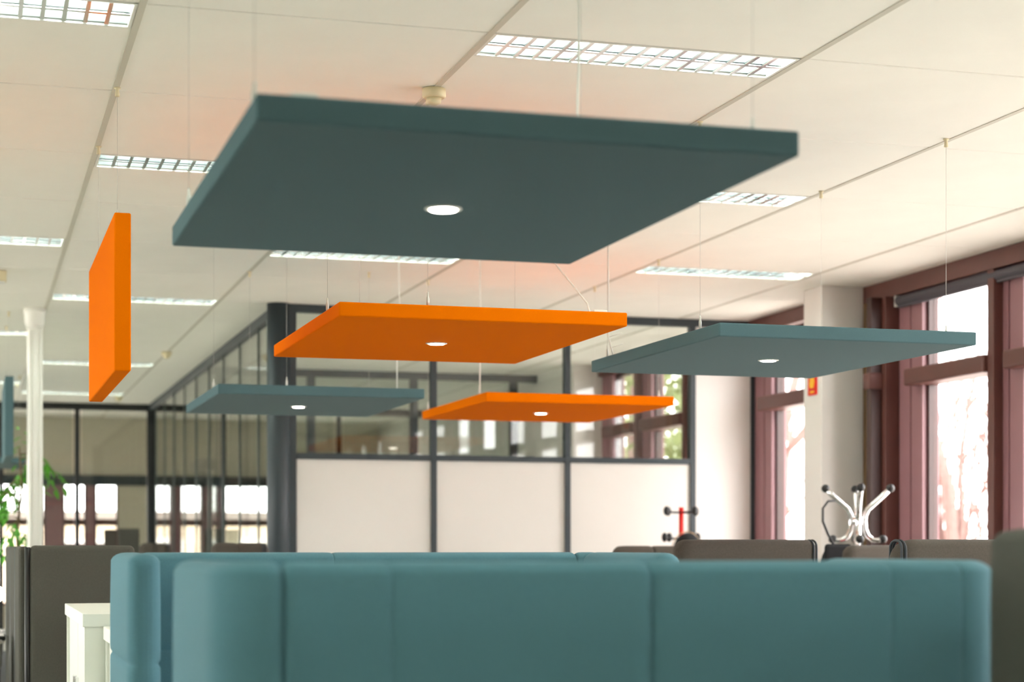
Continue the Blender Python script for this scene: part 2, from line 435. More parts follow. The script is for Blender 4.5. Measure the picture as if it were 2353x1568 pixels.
# ------------------------------------------------------------------ ceiling lights
LW0, LW1, LY0, LY1 = .014, 1.186, .006, .298
def light_meshes():
    M = {}
    M['housing'] = boxmesh('housing', 'white_plastic', (LW0, LW1, LY0, LY0+.012, -.001, .09), (LW0, LW1, LY1-.012, LY1, -.001, .09),
                           (LW0, LW0+.012, LY0+.012, LY1-.012, -.001, .09), (LW1-.012, LW1, LY0+.012, LY1-.012, -.001, .09), (LW0, LW1, LY0, LY1, .09, .1))
    bm = bmesh.new()
    # two parabolic troughs
    for c in (.084, .220):
        P = [(-.056, .008), (-.052, .03), (-.040, .06), (-.02, .082), (0, .088), (.02, .082), (.040, .06), (.052, .03), (.056, .008)]
        va = [bm.verts.new((LW0+.013, c+p, z)) for p, z in P]; vb = [bm.verts.new((LW1-.013, c+p, z)) for p, z in P]
        for q in range(len(P)-1):
            f = bm.faces.new((va[q], va[q+1], vb[q+1], vb[q])); f.smooth = True
    M['reflector'] = mesh('reflector', bm, 'tray')
    bm = bmesh.new()
    box(bm, LW0+.013, LW1-.013, .1405, .1635, .001, .004)
    box(bm, LW0+.013, LW1-.013, .151, .153, .004, .04)
    M['center_spine'] = mesh('center_spine', bm, 'aluminium')
    bm = bmesh.new()
    vs = []
    for z, h in ((.001, .0075), (.012, .0042), (.025, .002), (.042, .0008)):
        vs.append([bm.verts.new((sx*h, yy, z)) for yy in (LY0+.014, LY1-.014) for sx in (-1, 1)])
    for q in range(3):
        a, b = vs[q], vs[q+1]
        f = bm.faces.new((a[0], a[2], b[2], b[0])); f.smooth = True
        f = bm.faces.new((a[1], a[3], b[3], b[1])); f.smooth = True
    bm.faces.new((vs[0][0], vs[0][1], vs[0][3], vs[0][2]))
    M['louvre_slat'] = mesh('louvre_slat', bm, 'aluminium')
    bm = bmesh.new(); tube(bm, [(LW0+.03, 0, 0), (LW1-.03, 0, 0)], .013, 10); M['lamp_tube'] = mesh('lamp_tube', bm, 'lamp_tube')
    return M
LM = light_meshes()
LLAB = {(1,0): 'largest ceiling light, crossed by a wire above the big teal panel', (-1,0): 'ceiling light cut off by the top left corner of the picture',
        (0,2): 'ceiling light partly hidden behind left end of the big teal panel', (2,2): 'ceiling light showing just past the right end of the big teal panel',
        (-1,4): 'ceiling light at the left picture edge beside the orange baffle', (1,4): 'ceiling light directly under the lower edge of big teal panel',
        (3,4): 'ceiling light above the right teal panel near the column', (0,6): 'ceiling light crossing behind the upright orange baffle',
        (-1,8): 'small ceiling light at the far left beside the pillar', (0,10): 'distant ceiling light behind the lower half of orange baffle',
        (-1,12): 'distant ceiling light beyond the pillar at far left', (0,13): 'farthest ceiling light just in front of the far partition'}
for (i, k) in LIGHTS:
    near = k >= -1 and -2 <= i <= 3
    t = thing('ceiling_light', LLAB.get((i, k), 'louvred ceiling light out of sight in the open office'), 'ceiling light', (GX0+i*PITCH, GY0+k*PITCH, CZ), 0, 'louvred fluorescent ceiling lights')
    link('housing', LM['housing'], t); link('reflector', LM['reflector'], t)
    for c in (.084, .220): link('lamp_tube', LM['lamp_tube'], t, (0, c, .036))
    if near:
        link('center_spine', LM['center_spine'], t)
        for q in range(15): link('louvre_slat', LM['louvre_slat'], t, (LW0+.013+(q+1)*(LW1-LW0-.026)/16., 0, 0))

# ------------------------------------------------------------------ hanging acoustic panels
WT = .057
hook_me = None
bm = bmesh.new(); lathe(bm, [(.013, 0), (.013, -.004), (.007, -.006), (.009, -.03), (.009, -.034), (.003, -.036)], 10); hook_me = mesh('ceiling_hook', bm, 'cream_plastic')
bm = bmesh.new(); lathe(bm, [(.002, 0), (.0065, .006), (.0065, .03), (.0035, .04), (.0035, .052), (.001, .056)], 8); fer_me = mesh('cable_gripper', bm, 'steel_wire')
bm = bmesh.new(); lathe(bm, [(.048, 0.0), (.048, -.002), (.042, -.0035), (.035, -.0035), (.035, -.0005)], 32); ring_me = mesh('downlight', bm, 'white_plastic')
bm = bmesh.new(); lathe(bm, [(.0345, -.001), (.0345, -.004), (.033, -.0058), (.02, -.0062)], 32); lens_me = mesh('lens', bm, 'lens')
board = {}
def fabric_board(x, y, z, m):
    bm = bmesh.new(); box(bm, 0, x, 0, y, 0, z); bevel(bm, .006, 3)
    for f in bm.faces: f.smooth = False
    return mesh('board', bm, m)
def hang(t, x, y, z, ox=0, oy=0):
    tobj('wire', 'steel_wire', t, [(x, y, z), (x+ox, y+oy, CZ-.034)], .0008, 6)
    link('ceiling_hook', hook_me, t, (x+ox, y+oy, CZ-.003))
    link('cable_gripper', fer_me, t, (x, y, z))
def acoustic_panel(label, m, x0, x1, y0, y1, zb, wires, cable=None, clip=None):
    t = thing('acoustic_raft', label, 'panel', (0,0,0), 0, 'hanging acoustic panels')
    link('board', fabric_board(x1-x0, y1-y0, WT, m), t, (x0, y0, zb))
    for (x, y) in wires: hang(t, x, y, zb+WT)
    cx, cy_ = (x0+x1)/2, (y0+y1)/2
    d = link('downlight', ring_me, t, (cx, cy_+.02, zb)); link('lens', lens_me, d)
    if cable: tobj('power_cable', 'white_plastic', t, cable, .0038, 8)
    if clip:
        bobj('connector', 'white_plastic', t, (clip[0]-.03, clip[0]+.03, clip[1]-.02, clip[1]+.02, zb+WT, zb+WT+.016), bev=.004)
    return t
z1 = 2.162
acoustic_panel('largest dark teal panel hanging nearest, with one round downlight', 'teal', .555, 1.755, 3.68, 5.285, z1,
    [(.57, 3.81), (.57, 5.0), (1.70, 3.81), (1.70, 5.02)],
    [(1.60, 4.7, z1+WT), (1.62, 4.75, 2.35), (1.675, 4.98, 2.55), (1.693, 5.02, 2.7), (1.693, 5.02, CZ)], (.66, 3.74))
z2 = 2.205
acoustic_panel('orange panel hanging in the middle with one round downlight', 'orange', 1.385, 2.585, 7.04, 8.64, z2,
    [(1.40, 7.36), (1.75, 7.07), (1.75, 8.4), (2.48, 8.3)],
    [(2.50, 7.25, z2+WT), (2.50, 7.3, 2.33), (2.49, 7.6, 2.5), (2.47, 7.9, 2.68), (2.48, 8.3, CZ)], (2.49, 7.12))
z3 = 2.165
t3 = acoustic_panel('blue teal panel hanging at right in front of the windows', 'teal', 2.945, 4.135, 6.93, 8.54, z3,
    [(2.955, 7.16), (4.12, 7.16), (2.955, 8.33), (4.12, 8.39)],
    [(2.975, 8.30, z3+WT), (2.965, 8.31, 2.27), (2.957, 8.32, 2.32), (2.96, 8.33, 2.6), (2.96, 8.33, CZ)])
tobj('cable_tie', 'white_plastic', t3, [(2.957, 8.32, 2.315), (3.02, 8.30, 2.335)], .0018, 6)
tobj('cable_tie', 'white_plastic', t3, [(2.965, 8.31, 2.262), (3.02, 8.29, 2.282)], .0018, 6)
z4 = 2.168
acoustic_panel('dark teal panel hanging far left below the orange panel', 'teal', 1.345, 2.545, 10.36, 11.95, z4,
    [(1.36, 10.67), (1.75, 10.45), (1.75, 11.9), (2.50, 11.7)],
    [(2.44, 10.62, z4+WT), (2.44, 10.62, 2.4), (2.45, 10.6, 2.7), (2.45, 10.62, CZ)])
acoustic_panel('orange panel hanging farthest, in front of the glazed partition', 'orange', 2.945, 4.145, 10.46, 12.06, z4,
    [(2.955, 10.64), (2.955, 11.93), (4.13, 10.68), (4.13, 11.9)],
    [(2.965, 10.66, z4+WT), (2.96, 10.65, 2.3), (2.963, 10.65, 2.6), (2.963, 10.65, CZ)])
acoustic_panel('distant teal panel behind the hanging plant at the left edge', 'teal', -.65, .55, 19.5, 21.1, 2.17,
    [(-.6, 19.8), (.5, 19.8), (-.6, 20.8), (.5, 20.8)])
def baffle(label, m, x, y0, y1, zb, zt, wires):
    t = thing('acoustic_baffle', label, 'panel', (0,0,0), 0, 'upright hanging acoustic baffles')
    link('board', fabric_board(.062, y1-y0, zt-zb, m), t, (x-.031, y0, zb))
    for y in wires: hang(t, x, y, zt)
baffle('upright orange baffle hanging on two wires at left', 'orange', .553, 7.02, 8.55, 1.965, 2.563, (7.28, 8.37))
baffle('upright teal baffle hanging at the left edge by the pillar', 'teal', .285, 14.2, 15.7, 1.985, 2.585, (14.45, 15.4))

# ---- ceiling detectors
for (x, y, lab) in ((1.745, 6.95, 'round cream ceiling detector just behind the big teal panel'), (1.735, 17.0, 'cream ceiling detector right of the orange baffle foot'),
                    (1.70, 22.2, 'farthest cream ceiling detector above the corner of the far partition')):
    t = thing('ceiling_detector', lab, 'detector', (x, y, CZ-.003), 0, 'cream ceiling detectors')
    bm = bmesh.new(); lathe(bm, [(.046, 0), (.047, -.03), (.04, -.036)], 24); obj('base', bm, 'cream_plastic', t)
    bm = bmesh.new(); lathe(bm, [(.03, -.036), (.028, -.055), (.012, -.062)], 20); obj('sensor_head', bm, 'cream_plastic', t)
t = thing('emergency_light', 'small beige box fitting on the ceiling at left picture edge', 'fitting', (.17, 12.35, CZ))
bobj('case', 'cream_plastic', t, (-.10, .06, -.05, .05, -.07, -.001), bev=.008)
bobj('cover', 'white_plastic', t, (-.09, .05, -.04, .04, -.08, -.07), bev=.003)

# ------------------------------------------------------------------ upholstered shells
def shell_path(w, d, r, t):
    """centre line of a U (plan), back at y=0, wings to +y; returns f(s) -> (pos, normal outward), total length, arc bounds"""
    rc = r - t/2
    ls = d - r; la = PI/2*rc; lb = 2*(w - r)
    L = 2*ls + 2*la + lb
    def f(s):
        if s < ls: return Vector((-w+t/2, d - s, 0)), Vector((-1,0,0))
        s -= ls
        if s < la:
            a = s/rc; c = Vector((-w+r, r, 0)); n_ = Vector((-math.cos(a), -math.sin(a), 0)); return c + n_*rc, n_
        s -= la
        if s < lb: return Vector((-w+r+s, t/2, 0)), Vector((0,-1,0))
        s -= lb
        if s < la:
            a = s/rc; c = Vector((w-r, r, 0)); n_ = Vector((math.sin(a), -math.cos(a), 0)); return c + n_*rc, n_
        s -= la
        return Vector((w-t/2, r+s, 0)), Vector((1,0,0))
    return f, L, (ls, ls+la, ls+la+lb, ls+2*la+lb)

def pad(f, s0, s1, t, z0, z1, free0=False, free1=False, zseam=None, dip=(.2, .2), rr=.05):
    bm = bmesh.new()
    n = max(8, int((s1-s0)/.03))
    ss = [s0 + (s1-s0)*0.5*(1-math.cos(PI*q/n)) for q in range(n+1)]
    extra = []
    for a in (.003, .008, .016, .03): extra += [s0+a, s1-a]
    ss = sorted(set([q for q in ss + extra if s0 <= q <= s1]))
    zl = [z0, z0+.02]
    if zseam: zl += [zseam-.03, zseam-.012, zseam-.004, zseam, zseam+.004, zseam+.012, zseam+.03]
    zl += [z0+(z1-z0)*.75, z1-.16]
    zl = sorted(zl)
    rings = []
    for s in ss:
        p, nn = f(min(max(s, s0), s1))
        h = t/2; zt = z1
        for a, fr, dp in ((s-s0, free0, dip[0]), (s1-s, free1, dip[1])):
            if fr:
                q = min(1, a/(t*.55)); h = min(h, t/2*(0.12+0.88*math.sqrt(max(0, 1-(1-q)**2))))
                q = min(1, a/rr); zt = min(zt, z1 - rr*(1-math.sqrt(max(0, 1-(1-q)**2))))
            else:
                q = min(1, a/.022); e = math.sqrt(max(0, 1-(1-q)**2))
                h = min(h, t/2*(1-dp + dp*e)); zt = min(zt, z1 - .07*dp*(1-e))
        prof = []
        top = zt - h*.8
        for z in zl:
            hh = h
            if zseam: hh = h*(1-.14*math.exp(-((z-zseam)/.008)**2))
            prof.append((hh, min(z, top-.01)))
        out = list(prof)
        for q in range(1, 10):
            a = PI*q/10; out.append((h*math.cos(a)*(1.0), top + (zt-top)*math.sin(a)**.8))
        for hh, z in reversed(prof): out.append((-hh, z))
        rings.append([bm.verts.new((p.x+nn.x*o, p.y+nn.y*o, z)) for o, z in out])
    m_ = len(rings[0])
    for i in range(len(rings)-1):
        for q in range(m_):
            fc = bm.faces.new((rings[i][q], rings[i][(q+1)%m_], rings[i+1][(q+1)%m_], rings[i+1][q])); fc.smooth = True
    bm.faces.new(rings[0]); bm.faces.new(rings[-1][::-1])
    return bm

def highback(name, label, cat, m, w, d, hgt, loc, rz=0, t=.10, r=.14, seams=(), group=None, zseam=.95, piped=False, seat=True, dips=None):
    th = thing(name, label, cat, loc, rz, group)
    f, L, (a0, a1, b0, b1) = shell_path(w, d, r, t)
    cuts = [0, a0, a1] + [a1 + (x + (w - r)) for x in seams] + [b0, b1, L]
    names = ['wing_pad', 'corner_pad'] + ['back_pad']*(len(seams)+1) + ['corner_pad', 'wing_pad']
    for q in range(len(cuts)-1):
        dd_ = (.2, .2) if not dips else ((0, *dips, 0)[q], (0, *dips, 0)[q+1])
        obj(names[q], pad(f, cuts[q], cuts[q+1], t, .14, hgt, q == 0, q == len(cuts)-2, zseam, dip=dd_), m, th)
    if piped:
        for s in (a0, b1):
            for off in (-.012, .012):
                p, nn = f(s + off)
                h = t/2*1.0
                top = hgt - h*.8
                pts = [(p.x+nn.x*h, p.y+nn.y*h, .15), (p.x+nn.x*h, p.y+nn.y*h, top)]
                for q in range(1, 10):
                    a = PI*q/10; o = h*math.cos(a); pts.append((p.x+nn.x*o, p.y+nn.y*o, top + (hgt-.002-top)*math.sin(a)**.8))
                pts += [(p.x-nn.x*h, p.y-nn.y*h, top), (p.x-nn.x*h, p.y-nn.y*h, .15)]
                tobj('piping', 'piping', th, pts, .006, 6)
    if seat:
        bobj('seat_base', m, th, (-w+t, w-t, t, d-.02, .16, .34), bev=.02)
        ns = max(1, round((w-t)*2/.75))
        cw = (2*(w-t)-.02)/ns
        for q in range(ns):
            bobj('seat_cushion', m, th, (-w+t+.01+q*cw, -w+t+.006+(q+1)*cw, t+.02, d-.0, .34, .46), bev=.03, seg=3)
    for sx in (-1, 1):
        for yy in (.06, d-.08):
            tobj('leg', 'black', th, [(sx*(w-.06), yy, 0), (sx*(w-.06), yy, .16)], .018, 10)
    return th

highback('high_back_sofa', 'large blue high-back sofa in the foreground, its back to the viewer', 'sofa', 'sofa_blue', .852, .80, 1.272, (1.292, 3.43, 0), 0,
         t=.10, r=.13, seams=(-.512, .023, .558), group='blue high-back sofas', dips=(.05, .30, .05, .20, .05, .05, .05))
highback('high_back_sofa', 'blue high-back sofa facing the viewer just behind the foreground one', 'sofa', 'sofa_blue', .885, .85, 1.282, (1.335, 6.36, 0), PI,
         t=.10, r=.11, seams=(.12,), group='blue high-back sofas', dips=(.22, .22, .06, .1, .1))
GG = 'grey high-back armchairs'
def armchair(label, m, x0, x1, y, hgt, d=.62, seams=(), pipe=(), t=.11, rr=.06):
    """upright padded back with rounded top corners, low padded arms, seat, legs; back towards -y"""
    w = (x1-x0)/2; th = thing('high_back_armchair', label, 'armchair', ((x0+x1)/2, y, 0), 0, GG)
    f = lambda s_: (Vector((-w+s_, t/2, 0)), Vector((0, -1, 0)))
    cuts = [0] + [q + w for q in seams] + [2*w]
    for q in range(len(cuts)-1):
        obj('back_pad', pad(f, cuts[q], cuts[q+1], t, .14, hgt, q == 0, q == len(cuts)-2, None, rr=rr), m, th)
    for s_, e in pipe:
        h = t/2*e; zt = hgt-.004; top = zt - h*.8; xx = s_
        pts = [(xx, t/2-h, .15), (xx, t/2-h, top)] + [(xx, t/2-h*math.cos(PI*q/10), top + (zt-top)*math.sin(PI*q/10)**.8) for q in range(1, 10)] + [(xx, t/2+h, top), (xx, t/2+h, .15)]
        tobj('piping', 'piping', th, pts, .0055, 6)
    aw = min(.1, w*.35)
    for sx in (-1, 1):
        bobj('arm', m, th, (sx*(w-aw/2)-aw/2, sx*(w-aw/2)+aw/2, t, d, .14, .66), bev=.03, seg=3)
    bobj('seat', m, th, (-w+aw, w-aw, t, d, .16, .45), bev=.03, seg=3)
    for sx in (-1, 1):
        for yy_ in (.06, d-.06): tobj('leg', 'black', th, [(sx*(w-.05), yy_, 0), (sx*(w-.05), yy_, .15)], .016, 8)
highback('high_back_armchair', 'blurred dark armchair nearest at the right picture edge', 'armchair', 'felt_dark', .42, .75, 1.337, (2.365, 2.5, 0), 0, t=.11, r=.2, group=GG, dips=(.05, .05, .05, .05))
armchair('wide brownish grey armchair with piped right edge before the white wall', 'felt_grey', 3.21, 3.95, 8.05, 1.337, pipe=((.335, 1.0), (.352, .9)))
armchair('low grey armchair with a seam below the red coat stand', 'felt_grey', 4.03, 4.83, 11.2, 1.309, seams=(-.13,))
armchair('low grey armchair in front of the chrome coat stand', 'felt_grey', 4.885, 5.6, 9.6, 1.312, .55)
armchair('dark grey armchair with piped left edge under the right window', 'felt_grey', 3.50, 4.42, 6.45, 1.331, pipe=((-.44, .85), (-.425, .95)), rr=.09)
armchair('narrow grey chair with two pads before the slate corner post', 'felt_grey', 1.595, 1.995, 12.62, 1.331, .5, seams=(-.02,), pipe=((.155, 1.0), (.172, .95)))
armchair('small distant grey chair left of the corner post', 'felt_grey', 1.42, 1.69, 16.2, 1.338, .42, seams=(.0,), pipe=((.115, .95),))

# ------------------------------------------------------------------ left: screens, cabinets, chairs, plant
sc_ = thing('divider_screen', 'charcoal felt divider screen behind the white cabinets', 'divider')
bobj('front_leaf', 'felt_dark', sc_, (.262, .735, 8.62, 8.68, .05, 1.308), bev=.025, seg=4)
tobj('corner_post', 'black', sc_, [(.253, 8.64, 0), (.253, 8.64, 1.30)], .013, 8)
yy = 8.68
for q, ln in enumerate((.75, 1.1, 1.3)):
    bobj('side_leaf', 'felt_dark', sc_, (.215-.0*q, .262, yy+.01, yy+ln, .05, 1.304), bev=.018, seg=3)
    yy += ln
    tobj('corner_post', 'slate', sc_, [(.225, yy, 0), (.225, yy, 1.30)], .012, 8)
for xx in (.32, .66):
    bobj('foot', 'black', sc_, (xx-.02, xx+.02, 8.45, 8.85, 0, .05), bev=.006)

def tambour(label, x0, x1, y0, y1, h):
    t = thing('tambour_cabinet', label, 'cabinet', (0,0,0), 0, 'white office cabinets')
    tk = .022
    bobj('top_panel', 'cabinet', t, (x0-.008, x1, y0-.006, y1+.006, h-.05, h), bev=.003)
    bobj('end_panel', 'cabinet', t, (x0, x1, y0, y0+tk, .03, h-.05)); bobj('end_panel', 'cabinet', t, (x0, x1, y1-tk, y1, .03, h-.05))
    bobj('back_panel', 'cabinet', t, (x1-tk, x1, y0+tk, y1-tk, .03, h-.05))
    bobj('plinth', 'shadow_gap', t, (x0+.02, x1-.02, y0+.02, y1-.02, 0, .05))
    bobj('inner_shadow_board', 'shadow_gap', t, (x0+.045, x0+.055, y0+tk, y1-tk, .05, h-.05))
    ym = (y0+y1)/2
    for a, b in ((y0+tk+.03, ym-.012), (ym+.012, y1-tk-.004)):
        d_ = bobj('door', 'cabinet', t, (x0+.012, x0+.03, a, b, .05, h-.055), bev=.002)
        yh = b-.05 if a < ym-.1 else a+.05
        bobj('handle', 'chrome', d_, (x0-.004, x0+.012, yh-.012, yh+.012, h*.62, h*.62+.12), bev=.003)
tambour('taller white cabinet in front of the charcoal divider screen', .413, .86, 7.02, 8.34, 1.05)
tambour('lower white cabinet peeking out beside the blue sofa wing', .488, .93, 6.44, 6.99, 1.003)

gs = thing('desk_screen', 'distant grey desk screen seen through the far partition', 'divider', (0,0,0))
bobj('leaf', 'felt_grey', gs, (1.44, 1.58, 20.9, 20.94, .7, 1.50), bev=.015)
bobj('leaf', 'felt_dark', gs, (1.59, 1.83, 20.86, 20.92, .7, 1.51), bev=.02)
for xx in (1.5, 1.75): bobj('foot', 'black', gs, (xx-.02, xx+.02, 20.7, 21.1, 0, .04)), bobj('post', 'black', gs, (xx-.015, xx+.015, 20.89, 20.91, .04, .75))

# purple tub chair and black office chair, mostly outside the frame
pc = thing('tub_chair', 'purple upholstered chair cut off by the lower left corner', 'chair', (-.22, 9.6, 0))
f, L, B = shell_path(.36, .6, .2, .09)
obj('backrest', pad(f, 0, L, .09, .3, .86, True, True), 'purple', pc)
bobj('seat', 'purple', pc, (-.26, .26, .1, .6, .3, .46), bev=.04, seg=3)
for sx in (-.24, .24):
    for y_ in (.1, .52): tobj('leg', 'black', pc, [(sx, y_, 0), (sx*.9, y_, .3)], [.011, .016], 8)
oc = thing('office_chair', 'black office chair with chrome arms behind the purple chair', 'chair', (-.14, 11.2, 0))
bobj('seat', 'black_cloth', oc, (-.25, .25, -.24, .26, .44, .53), bev=.035, seg=3)
bobj('backrest', 'black_cloth', oc, (-.22, .27, .24, .31, .6, 1.06), bev=.035, seg=3)
for sx in (-1, 1):
    ar = tobj('armrest', 'chrome', oc, [(sx*.27, .1, .5), (sx*.31, .1, .6), (sx*.31, .05, .74), (sx*.31, -.2, .75)], .014, 8)
    bobj('arm_pad', 'black', ar, (sx*.31-.03, sx*.31+.03, -.2, .1, .755, .785), bev=.01)
tobj('gas_post', 'chrome', oc, [(0, 0, .1), (0, 0, .45)], .025, 10)
for q in range(5):
    a = 2*PI*q/5; e = (math.cos(a)*.3, math.sin(a)*.3)
    lg = tobj('base_arm', 'chrome', oc, [(0, 0, .12), (e[0], e[1], .075)], [.022, .014], 8)
    bm = bmesh.new(); ball(bm, (e[0], e[1], .03), .03); obj('castor', bm, 'black', lg)
dk = thing('desk', 'dark desk with a small lit lamp glow at left edge', 'desk', (-.55, 12.6, 0))
dk['label'] = 'dark desk standing behind the black office chair'
bobj('desktop', 'black', dk, (-.8, .78, -.4, .4, .71, .74), bev=.004)
for sx in (-.74, .72):
    for y_ in (-.34, .34): bobj('leg', 'black', dk, (sx-.02, sx+.02, y_-.02, y_+.02, 0, .71))
bobj('modesty_panel', 'black', dk, (-.7, .68, .36, .38, .3, .7))
lp = thing('desk_lamp', 'small lit lamp on the dark desk at left edge', 'lamp', (.17, 12.55, .74))
bm = bmesh.new(); lathe(bm, [(.06, 0), (.06, .012), (.012, .018), (.008, .2)], 16); obj('stand', bm, 'chrome', lp)
bm = bmesh.new(); ball(bm, (0, 0, .25), .05); obj('bulb_globe', bm, 'lens', lp)

# ficus plant
fp = thing('ficus_plant', 'leafy green ficus plant behind the white pillar', 'plant', (.40, 15.9, 0))
bm = bmesh.new(); lathe(bm, [(.16, 0), (.2, .4), (.2, .42), (.17, .42), (.165, .36)], 24); obj('planter', bm, 'pot', fp)
tobj('trunk', 'bark_plant', fp, [(0, 0, .36), (.02, .01, .9), (-.02, 0, 1.4), (.02, .02, 1.8), (0, 0, 2.15)], [.022, .018, .014, .01, .005], 8)
bm = bmesh.new()
for sx in (-1, 1):
    pass
LP = [(0, 0, 0), (.013, .022, .004), (.016, .045, .002), (.009, .07, -.008), (0, .092, -.02), (-.009, .07, -.008), (-.016, .045, .002), (-.013, .022, .004), (0, .022, -.003), (0, .045, -.006), (0, .07, -.014)]
vs = [bm.verts.new(p) for p in LP]
for fc in ((0,1,8), (1,2,9,8), (2,3,10,9), (3,4,10), (4,5,10), (5,6,9,10), (6,7,8,9), (7,0,8)):
    bm.faces.new([vs[q] for q in fc])
leaf_me = mesh('leaf', bm, 'leaf')
rl = random.Random(11)
nleaf = 0
for q in range(22):
    z = 1.15 + .95*((q*.618) % 1); a = q*2.4 + .3
    ln = rl.uniform(.3, .56)*(1.1 - .25*(z-1.0))
    P0 = Vector((0, 0, z)); dirv = Vector((math.cos(a), math.sin(a), 0))
    pts = [P0 + dirv*ln*u + Vector((0, 0, .16*u - .42*u*u)) for u in (0, .25, .5, .75, 1)]
    tobj('branch', 'bark_plant', fp, pts, [.006, .005, .004, .003, .0015], 5)
    for j in range(12):
        u = .25 + .75*j/11.
        p = P0 + dirv*ln*u + Vector((0, 0, .16*u - .42*u*u))
        o = link('leaf', leaf_me, fp, p)
        s_ = rl.uniform(.95, 1.45); o.scale = (s_, s_, s_)
        o.rotation_euler = (rl.uniform(-1.3, -.2), rl.uniform(-.5, .5), a - PI/2 + (1 if j % 2 else -1)*rl.uniform(.3, 1.1))
for j in range(10):
    o = link('leaf', leaf_me, fp, (rl.uniform(-.03, .03), rl.uniform(-.03, .03), 1.95 + .04*j)); o.rotation_euler = (rl.uniform(-.6, .5), 0, rl.uniform(0, 6.28))

# ------------------------------------------------------------------ coat stands
cs = thing('coat_stand', 'chrome coat stand with flared arms and black ball tips', 'coat stand', (5.335, 10.35, 0))
tobj('pole', 'chrome', cs, [(0, 0, .02), (0, 0, 1.50)], .016, 12)
bm = bmesh.new(); lathe(bm, [(.19, 0), (.19, .015), (.06, .035), (.018, .06)], 28); obj('base', bm, 'chrome', cs)
for q in range(4):
    a = 2*PI*q/4 - .39
    c_, s_ = math.cos(a), math.sin(a)
    prof = [(.20, 1.668), (.15, 1.618), (.10, 1.572), (.062, 1.538), (.044, 1.50), (.040, 1.46), (.044, 1.41), (.062, 1.368), (.09, 1.347), (.125, 1.342), (.155, 1.35)]
    arm = tobj('arm', 'chrome', cs, [(c_*r_, s_*r_, z) for r_, z in prof], .0175, 10)
    for r_, z in (prof[0], prof[-1]):
        bm = bmesh.new(); ball(bm, (c_*r_, s_*r_, z), .027); obj('ball_tip', bm, 'black', arm)
bm = bmesh.new(); lathe(bm, [(.03, 1.44), (.036, 1.445), (.036, 1.485), (.03, 1.49)], 20); obj('collar', bm, 'chrome', cs)

bg = thing('shoulder_bag', 'black bag with long strap hanging on the chrome coat stand', 'bag', (5.11, 10.22, 0))
bm = bmesh.new(); ball(bm, (0, 0, 1.18), .1, .95, .5, 1.4, 16, 12); obj('body', bm, 'black_cloth', bg)
tobj('strap', 'black', bg, [(.02, .03, 1.30), (-.03, .03, 1.38), (-.055, .05, 1.46), (-.045, .07, 1.54), (.0, .09, 1.585), (.05, .10, 1.59)], .008, 6)
bobj('flap', 'black_cloth', bg, (-.09, .09, -.062, -.03, 1.17, 1.32), bev=.02)
rc_ = thing('red_cloth', 'small red cloth hanging beside the black bag', 'cloth', (5.24, 10.18, 0))
bm = bmesh.new(); ball(bm, (0, 0, 1.235), .045, .6, .4, 1.7, 12, 10); obj('fold', bm, 'red', rc_)
bobj('tail', 'red', rc_, (-.02, .02, -.012, .012, 1.06, 1.2), bev=.006)

c2 = thing('coat_stand', 'red coat stand with black knob pegs before the partition', 'coat stand', (5.19, 12.95, 0))
tobj('pole', 'red', c2, [(0, 0, .02), (0, 0, 1.605)], .019, 12)
bm = bmesh.new(); lathe(bm, [(.18, 0), (.18, .02), (.03, .035)], 28); obj('base', bm, 'red', c2)
for zz, rr_, a0 in ((1.565, .15, .35), (1.365, .155, .25)):
    for q in range(4):
        a = a0 + q*PI/2; c_, s_ = math.cos(a), math.sin(a)
        pg = tobj('peg', 'black', c2, [(0, 0, zz), (c_*rr_*.6, s_*rr_*.6, zz), (c_*rr_, s_*rr_, zz+.01)], [.010, .008, .008], 8)
        bm = bmesh.new(); ball(bm, (c_*rr_, s_*rr_, zz+.01), .030, .8, .8, 1.2); obj('knob', bm, 'black', pg)
hb = thing('rucksack', 'black rucksack with tan trim hanging on red coat stand', 'bag', (5.15, 12.72, 0))
bm = bmesh.new(); ball(bm, (0, 0, 1.26), .13, .9, .45, 1.15, 18, 14); obj('body', bm, 'black_cloth', hb)
tobj('trim', 'tan', hb, [(.13*.93*math.cos(a), .02, 1.262+.155*math.sin(a)) for a in [PI*q/14 for q in range(15)]], .004, 6)
bobj('pocket', 'black_cloth', hb, (-.07, .07, -.085, -.04, 1.13, 1.25), bev=.02)

# ------------------------------------------------------------------ outdoors
struct('ground', 'pale ground outside', boxmesh('ground', 'ground', (-60, 90, -40, 120, -.45, -.4)))
def bare_tree_meshes(seed):
    r = random.Random(seed); bt = bmesh.new(); bb = bmesh.new()
    def grow(p, d, ln, rad, lev):
        n_ = 4; pts = [p.copy()]; q = p.copy(); dd = d.copy()
        for i in range(n_):
            dd = (dd + Vector((r.uniform(-.16, .16), r.uniform(-.16, .16), r.uniform(-.05, .12)))).normalized()
            q = q + dd*ln/n_; pts.append(q.copy())
        rs = [rad*(1-.14*i) for i in range(n_+1)]
        tube(bt if lev == 0 else bb, pts, rs, 7 if lev == 0 else (5 if lev < 3 else 3), lev < 2)
        if lev >= 4: return
        kids = (7, 5, 4, 4)[lev]
        for i in range(kids):
            j = r.randint(2, n_) if lev else r.randint(1, n_)
            ax = Vector((r.uniform(-1, 1), r.uniform(-1, 1), r.uniform(.1, .9))).normalized()
            nd = (dd*.9 + ax*.9).normalized()
            grow(pts[j], nd, ln*r.uniform(.5, .72), rs[j]*.52, lev+1)
    grow(Vector((0, 0, 0)), Vector((0, 0, 1)), 5.0, .12, 0)
    return mesh('trunk', bt, 'bark'), mesh('branches', bb, 'bark')
BT = [bare_tree_meshes(s_) for s_ in (3, 8, 21)]
